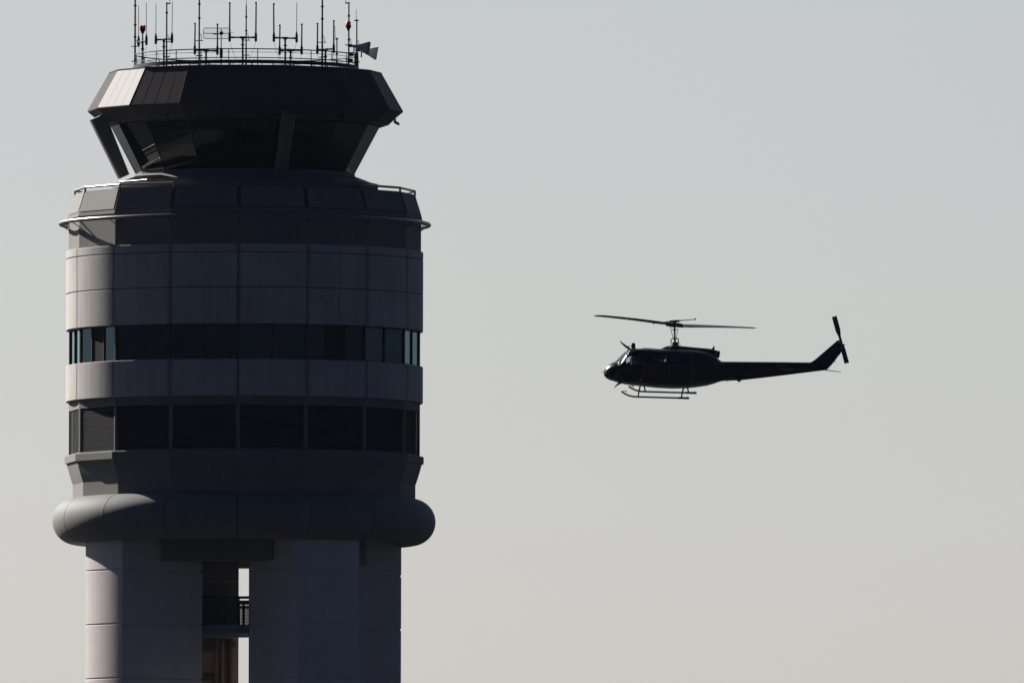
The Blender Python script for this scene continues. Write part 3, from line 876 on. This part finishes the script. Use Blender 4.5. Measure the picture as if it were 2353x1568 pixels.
# boom belly bumps and aerials
mb = MB(); mb.loft([[hp(2400 + 34*cos(q)*s_, 1178 + d_, 0.13*sin(q)*s_) for q in [2*math.pi*j/16 for j in range(16)]] for s_, d_ in ((1.0, -6), (1.0, 2), (.85, 14), (.5, 24), (.15, 26))], smooth=True)
mb.build('belly_lamp', M['heli_dark'], heli)
mb = MB(); mb.tube([hp(2190, 1185), hp(2205, 1195), hp(2218, 1216)], [.02, .015, .008], 5)
mb.build('belly_aerial', M['heli_dark'], heli)
mb = MB(); mb.loft([[hp(x0, y, -.02), hp(x1, y, -.02), hp(x1, y, .02), hp(x0, y, .02)] for x0, x1, y in ((700, 776, 712), (703, 770, 690), (708, 764, 612), (714, 757, 604))]); o = mb.build('roof_aerial', M['heli_dark'], heli)

# wire cutters
def blade(pts, wds, th, name):
    mb = MB(); rr = []
    for i, (x, y) in enumerate(pts):
        a = pts[max(0, i-1)]; b_ = pts[min(len(pts)-1, i+1)]
        t = Vector((b_[0]-a[0], b_[1]-a[1])).normalized(); nn = Vector((-t.y, t.x)) * wds[i]/2
        rr.append([hp(x+nn.x, y+nn.y, -th), hp(x-nn.x, y-nn.y, -th), hp(x-nn.x, y-nn.y, th), hp(x+nn.x, y+nn.y, th)])
    mb.loft(rr); return mb.build(name, M['heli_dark'], heli)
blade([(524, 573), (560, 612), (610, 652), (660, 690), (700, 712)], [8, 22, 34, 34, 30], 0.02, 'wire_cutter')
blade([(423, 1317), (460, 1282), (500, 1248), (545, 1222)], [7, 20, 34, 50], 0.02, 'wire_cutter')
mb = MB(); mb.tube([hp(635, 660), hp(705, 657)], 0.02, 6); mb.build('cutter_brace', M['heli_dark'], heli)
mb = MB(); mb.tube([hp(230, 1062), hp(275, 1066)], [.008, .018], 6); mb.build('pitot_tube', M['helimetal'], heli)
mb = MB(); mb.tube([hp(275, 1135), hp(300, 1128)], [.02, .03], 6); mb.build('nose_fitting', M['heli_dark'], heli)
mb = MB(); yy = -(side_y(812, 1218) + 0.015)
mb.tube([hp(800, 1220, yy), hp(812, 1218, yy-.01), hp(824, 1220, yy)], [.015, .03, .015], 8); mb.build('navigation_light', M['red'], heli)
mb = MB()
for x in (1015, 1870, 1895): mb.tube([hp(x, 1280 if x > 1500 else 1292), hp(x, 1276 if x > 1500 else 1300)], 0.03, 6)
mb.build('belly_fitting', M['heli_dark'], heli)

# skids with cross tubes
for yy in (-1.3, 1.3):
    mb = MB()
    pts = [(596, 1331), (625, 1349), (665, 1372), (720, 1396), (790, 1410), (860, 1413), (1200, 1420), (1665, 1428)]
    mb.tube([hp(x, y, yy) for x, y in pts], [.03, .042, .044, .046, .046, .046, .046, .046], 10)
    mb.tube([hp(598, 1330, yy), hp(640, 1322, yy), hp(676, 1322, yy)], 0.018, 6); mb.tube([hp(676, 1320, yy), hp(668, 1352, yy)], 0.022, 6)
    mb.tube([hp(1500, 1424, yy), hp(1668, 1428, yy)], 0.056, 10)
    mb.tube([hp(1640, 1420, yy), hp(1640, 1400, yy)], 0.02, 6)
    mb.build('skid', M['heli_dark'], heli)
for x0, x1, yb in ((862, 864, 1262), (1548, 1545, 1292)):
    mb = MB(); pts = []
    for i in range(17):
        t = -1 + 2*i/16
        pts.append(hp(lerp(x0, x1, abs(t)), lerp(yb - 20, 1416 if x0 < 1000 else 1424, abs(t)**2.1), 1.3*t*(1.0)))
    mb.tube(pts, [lerp(0.05, 0.036, abs(-1 + 2*i/16)) for i in range(17)], 10)
    mb.build('cross_tube', M['heli_dark'], heli)
    mb = MB()

# rotor mast, swash plates, links
mb = MB(); mb.tube([hp(1392, 660), hp(1392, 600), hp(1390, 560), hp(1388, 290)], [.12, .06, .048, .045], 12)
rm = mb.build('rotor_mast', M['helimetal'], heli)
mb = MB()
for x, y, r, h in ((1392, 628, 62, 30), (1392, 598, 50, 34), (1390, 528, 60, 16), (1386, 386, 42, 16)):
    mb.tube([hp(x, y+h/2), hp(x, y+h/4), hp(x, y-h/4), hp(x, y-h/2)], [r*HK*.6, r*HK, r*HK, r*HK*.6], 16)
for dx, dy in ((-62, -.05), (60, .05), (0, -.2)): mb.tube([hp(1390+dx, 530, dy), hp(1390+dx*0.95, 610, dy)], 0.028, 6)
mb.tube([hp(1440, 600, 0), hp(1468, 592, -.05), hp(1470, 650, -.05)], 0.014, 5); mb.tube([hp(1330, 600, .05), hp(1328, 655, .05)], 0.016, 5)
mb.build('swashplate', M['helimetal'], rm)
mb = MB(); mb.tube([hp(1360, 525, -.1), hp(1312, 335, -.14)], 0.016, 6); mb.tube([hp(1417, 525, .1), hp(1452, 335, .14)], 0.016, 6)
mb.build('pitch_link', M['helimetal'], rm)

# main rotor at rest: two blades, yoke, stabiliser bar
hub = hp(1386, 312)
rot = bpy.data.objects.new('main_rotor', None); COL.objects.link(rot); rot.parent = heli; rot.location = hub
psi = rad(8)
def W2L(v):      # horizontal direction given in the place's axes -> helicopter axes
    return Matrix.Rotation(-psi, 3, 'Z') @ Vector(v)
def make_blade(tip, root_z, pitch_deg, curve):
    dirv = Vector((tip.x, tip.y, 0)).normalized(); Lb = math.hypot(tip.x, tip.y)
    side = Vector((-dirv.y, dirv.x, 0))
    mb = MB(); rr = []
    ns = 26
    for i in range(ns+1):
        t = i/ns; r = lerp(0.62, Lb, t)
        z = lerp(root_z, tip.z, t) + curve*4*t*(1-t)
        ch = 0.53 if t > 0.06 else lerp(0.26, 0.53, t/0.06)
        pa = rad(lerp(pitch_deg, pitch_deg*0.45, t))
        if t > .985: ch *= 0.8
        prof = []
        for a in (0, .05, .15, .3, .55, .8, 1.0, .8, .55, .3, .15, .05):
            prof.append(a)
        pts = []
        for q, a in enumerate(prof):
            th = 0.12*ch*(2.969*math.sqrt(a) - 1.26*a - 3.516*a*a + 2.843*a**3 - 1.036*a**4)/2*(1 if q <= 6 else -1)
            c_ = (a - 0.3)*ch
            pts.append(dirv*r + side*(c_*cos(pa) - th*sin(pa)) + Vector((0, 0, z + c_*sin(pa) + th*cos(pa))))
        rr.append(pts)
    mb.loft(rr, smooth=True)
    mb.tube([dirv*0.2 + Vector((0, 0, root_z*.3)), dirv*0.75 + Vector((0, 0, root_z))], [0.09, 0.07], 8)
    return mb.build('blade', M['bladepaint'], rot)
tl = W2L((-1248*HK, -5.86, 0)); tr = W2L((1276*HK, 5.86, 0))
EL = 0.106           # how far below the rotor plane the camera looks from, as a slope
make_blade(Vector((tl.x, tl.y, (312-160)*HK - 5.86*EL)), -0.02, 5, 0.03)
make_blade(Vector((tr.x, tr.y, (312-365)*HK + 5.86*EL)), -0.02, 25, 0.02)
bd = tl.normalized(); pd = Vector((-bd.y, bd.x, 0))
mb = MB()
R3 = Matrix((bd, pd, Vector((0, 0, 1)))).transposed()
mb.box((0, 0, 0.02), (1.1, 0.20, 0.13), R3); mb.box((0, 0, 0.0), (0.42, 0.34, 0.2), R3)
mb.tube([Vector((0, 0, -.12)), Vector((0, 0, .16))], .1, 12); mb.box(bd*0.45 + Vector((0, 0, -.02)), (.2, .3, .16), R3); mb.box(-bd*0.45 + Vector((0, 0, .02)), (.2, .3, .16), R3)
for sg in (-1, 1): mb.tube([bd*0.3*sg + pd*.12 + Vector((0, 0, .0)), pd*0.25 + Vector((0, 0, .19))], .02, 6)
o = mb.build('rotor_hub', M['helimetal'], rot); bevel(o, 0.02)
br = W2L((335*HK, -335*HK*0.713, 0))
zb_ = (312 - 252)*HK
mb = MB()
zoff = (30*HK - 335*HK*0.713*EL)
p0, p1 = Vector((-br.x, -br.y, zb_ - zoff)), Vector((br.x, br.y, zb_ + zoff))
mb.tube([p0, lerp(p0, p1, .3), Vector((0, 0, zb_+.01)), lerp(p0, p1, .7), p1], [.02, .026, .05, .026, .02], 8)
for p, q in ((p0, p1), (p1, p0)): mb.tube([p, lerp(p, q, .03)], .042, 10)
mb.box(Vector((0, 0, zb_)), (0.5, .16, .09), Matrix((br.normalized(), Vector((-br.y, br.x, 0)).normalized(), Vector((0, 0, 1)))).transposed())
mb.build('stabiliser_bar', M['helimetal'], rot)

# tail rotor at rest
tro = bpy.data.objects.new('tail_rotor', None); COL.objects.link(tro); tro.parent = heli; tro.location = hp(3988, 537, -0.38)
mb = MB(); mb.tube([(0, .34, 0), (0, .05, 0), (0, -.08, 0)], [.085, .08, .06], 12); mb.box((0, -.03, 0), (.12, .1, .34), Matrix.Rotation(rad(-15), 3, 'Y')); mb.build('hub', M['helimetal'], tro)
for sgn in (1, -1):
    dv = Vector((-97*HK*CY*sgn, 0, 370*HK*sgn)); dn = dv.normalized(); sd = Vector((dn.z, 0, -dn.x))
    mb = MB(); rr = []
    for i in range(13):
        t = i/12; r = lerp(.12, dv.length, t); ch = lerp(.10, .26, min(1, t*3)); th = lerp(.035, .012, t)
        tw = rad(lerp(14, 6, t)); c_ = sd*cos(tw) + Vector((0, -1, 0))*sin(tw); nn = sd*-sin(tw) + Vector((0, -1, 0))*cos(tw)
        o_ = dn*r + Vector((0, -.04, 0))
        rr.append([o_ + c_*ch*.5, o_ + c_*ch*.2 + nn*th, o_ - c_*ch*.5, o_ + c_*ch*.2 - nn*th])
    mb.loft(rr, smooth=False); mb.build('blade', M['bladepaint'], tro)

# ================================================================ GROUND
mb = MB(); n = 96
mb.add([(0, 0, 0)] + [(60000*cos(2*math.pi*i/n), 60000*sin(2*math.pi*i/n), 0) for i in range(n)], [[0, 1+i, 1+(i+1) % n] for i in range(n)])
g = mb.build('ground', M['ground']); g['kind'] = 'structure'

# thin air between the camera and the tower
hm = bpy.data.materials.new('haze_air'); hm.use_nodes = True
hn = hm.node_tree; hn.nodes.remove(hn.nodes['Principled BSDF'])
pv = hn.nodes.new('ShaderNodeVolumePrincipled')
pv.inputs['Color'].default_value = (0.72, 0.78, 1.0, 1); pv.inputs['Density'].default_value = HAZE
pv.inputs['Anisotropy'].default_value = 0.0
hn.links.new(pv.outputs[0], hn.nodes['Material Output'].inputs['Volume'])
mb = MB(); mb.box((0, 0, 48.5), (122000, 122000, 99)); hz_ = mb.build('haze', hm); hz_['kind'] = 'stuff'

# ================================================================ CAMERA, SUN, SKY
cam = bpy.data.cameras.new('camera'); co = bpy.data.objects.new('camera', cam); COL.objects.link(co)
co.location = (0, 0, CAM_Z)
co.rotation_mode = 'XYZ'
co.rotation_euler = (math.pi/2 + PITCH, rad(0.0), 0)
co.matrix_world = Matrix.Translation((0, 0, CAM_Z)) @ Matrix.Rotation(math.pi/2 + PITCH, 4, 'X') @ Matrix.Rotation(rad(0.15), 4, 'Z')
cam.sensor_width = 36; cam.lens = 36 * D / (2352 * S)
cam.clip_start = 1.0; cam.clip_end = 200000
sc.camera = co

sun = bpy.data.lights.new('sun', 'SUN'); so = bpy.data.objects.new('sun', sun); COL.objects.link(so)
sun.energy = 5.0; sun.angle = rad(0.53); sun.color = (1.0, 0.955, 0.90)
e, a = rad(SUN_EL), rad(SUN_AZ)
to_sun = Vector((-sin(a)*cos(e), cos(a)*cos(e), sin(e)))
so.rotation_euler = to_sun.to_track_quat('Z', 'Y').to_euler()
so.location = (TX - 60, D + 60, 120)

w = bpy.data.worlds.new('World'); sc.world = w; w.use_nodes = True
nt = w.node_tree; N, L = nt.nodes, nt.links
bg = N['Background']
sky = N.new('ShaderNodeTexSky'); sky.sky_type = 'NISHITA'; sky.sun_disc = False
sky.sun_elevation = rad(SUN_EL); sky.sun_rotation = rad(-SUN_AZ)
sky.air_density = 1.0; sky.dust_density = 1.0; sky.ozone_density = 0.3
hs = N.new('ShaderNodeHueSaturation'); hs.inputs['Saturation'].default_value = 1.0
L.new(sky.outputs[0], hs.inputs['Color'])
tint = N.new('ShaderNodeVectorMath'); tint.operation = 'MULTIPLY'; tint.inputs[1].default_value = (0.717, 0.752, 0.880)
L.new(hs.outputs[0], tint.inputs[0])
# directional factor added over the sky to shape the light: the half of the sky behind the tower is the brighter and paler one,
# the half behind the camera is dimmed and blued to deepen the shaded side
geo = N.new('ShaderNodeTexCoord')
ha = rad(3)
dp = N.new('ShaderNodeVectorMath'); dp.operation = 'DOT_PRODUCT'; dp.inputs[1].default_value = (-sin(ha), cos(ha), 0.0)
L.new(geo.outputs['Generated'], dp.inputs[0])
def ramp(f0, f1, t0, t1):
    m = N.new('ShaderNodeMapRange'); m.interpolation_type = 'SMOOTHSTEP'
    for k, v in zip(('From Min', 'From Max', 'To Min', 'To Max'), (f0, f1, t0, t1)): m.inputs[k].default_value = v
    L.new(dp.outputs['Value'], m.inputs['Value']); return m.outputs['Result']
L.new(ramp(-0.3, 0.7, 1.2, 0.60), hs.inputs['Saturation'])
sc_ = N.new('ShaderNodeVectorMath'); sc_.operation = 'SCALE'
bl = N.new('ShaderNodeMix'); bl.data_type = 'RGBA'; bl.blend_type = 'MULTIPLY'; bl.inputs['Factor'].default_value = 1.0
bc = N.new('ShaderNodeMix'); bc.data_type = 'RGBA'
bc.inputs[6].default_value = (0.64, 0.89, 1.6, 1); bc.inputs[7].default_value = (1, 1, 1, 1)
L.new(ramp(-0.3, 0.8, 0.0, 1.0), bc.inputs['Factor'])
L.new(tint.outputs[0], bl.inputs[6]); L.new(bc.outputs[2], bl.inputs[7])
L.new(bl.outputs[2], sc_.inputs[0]); L.new(ramp(-0.22, 0.97, 0.14, 0.88), sc_.inputs['Scale'])
L.new(sc_.outputs[0], bg.inputs['Color'])
bg.inputs['Strength'].default_value = 0.05

sc.view_settings.view_transform = 'Standard'; sc.view_settings.look = 'None'
sc.view_settings.exposure = 1.08; sc.view_settings.gamma = 1.0
sc.render.film_transparent = False
sc.cycles.max_bounces = 10; sc.cycles.transparent_max_bounces = 16
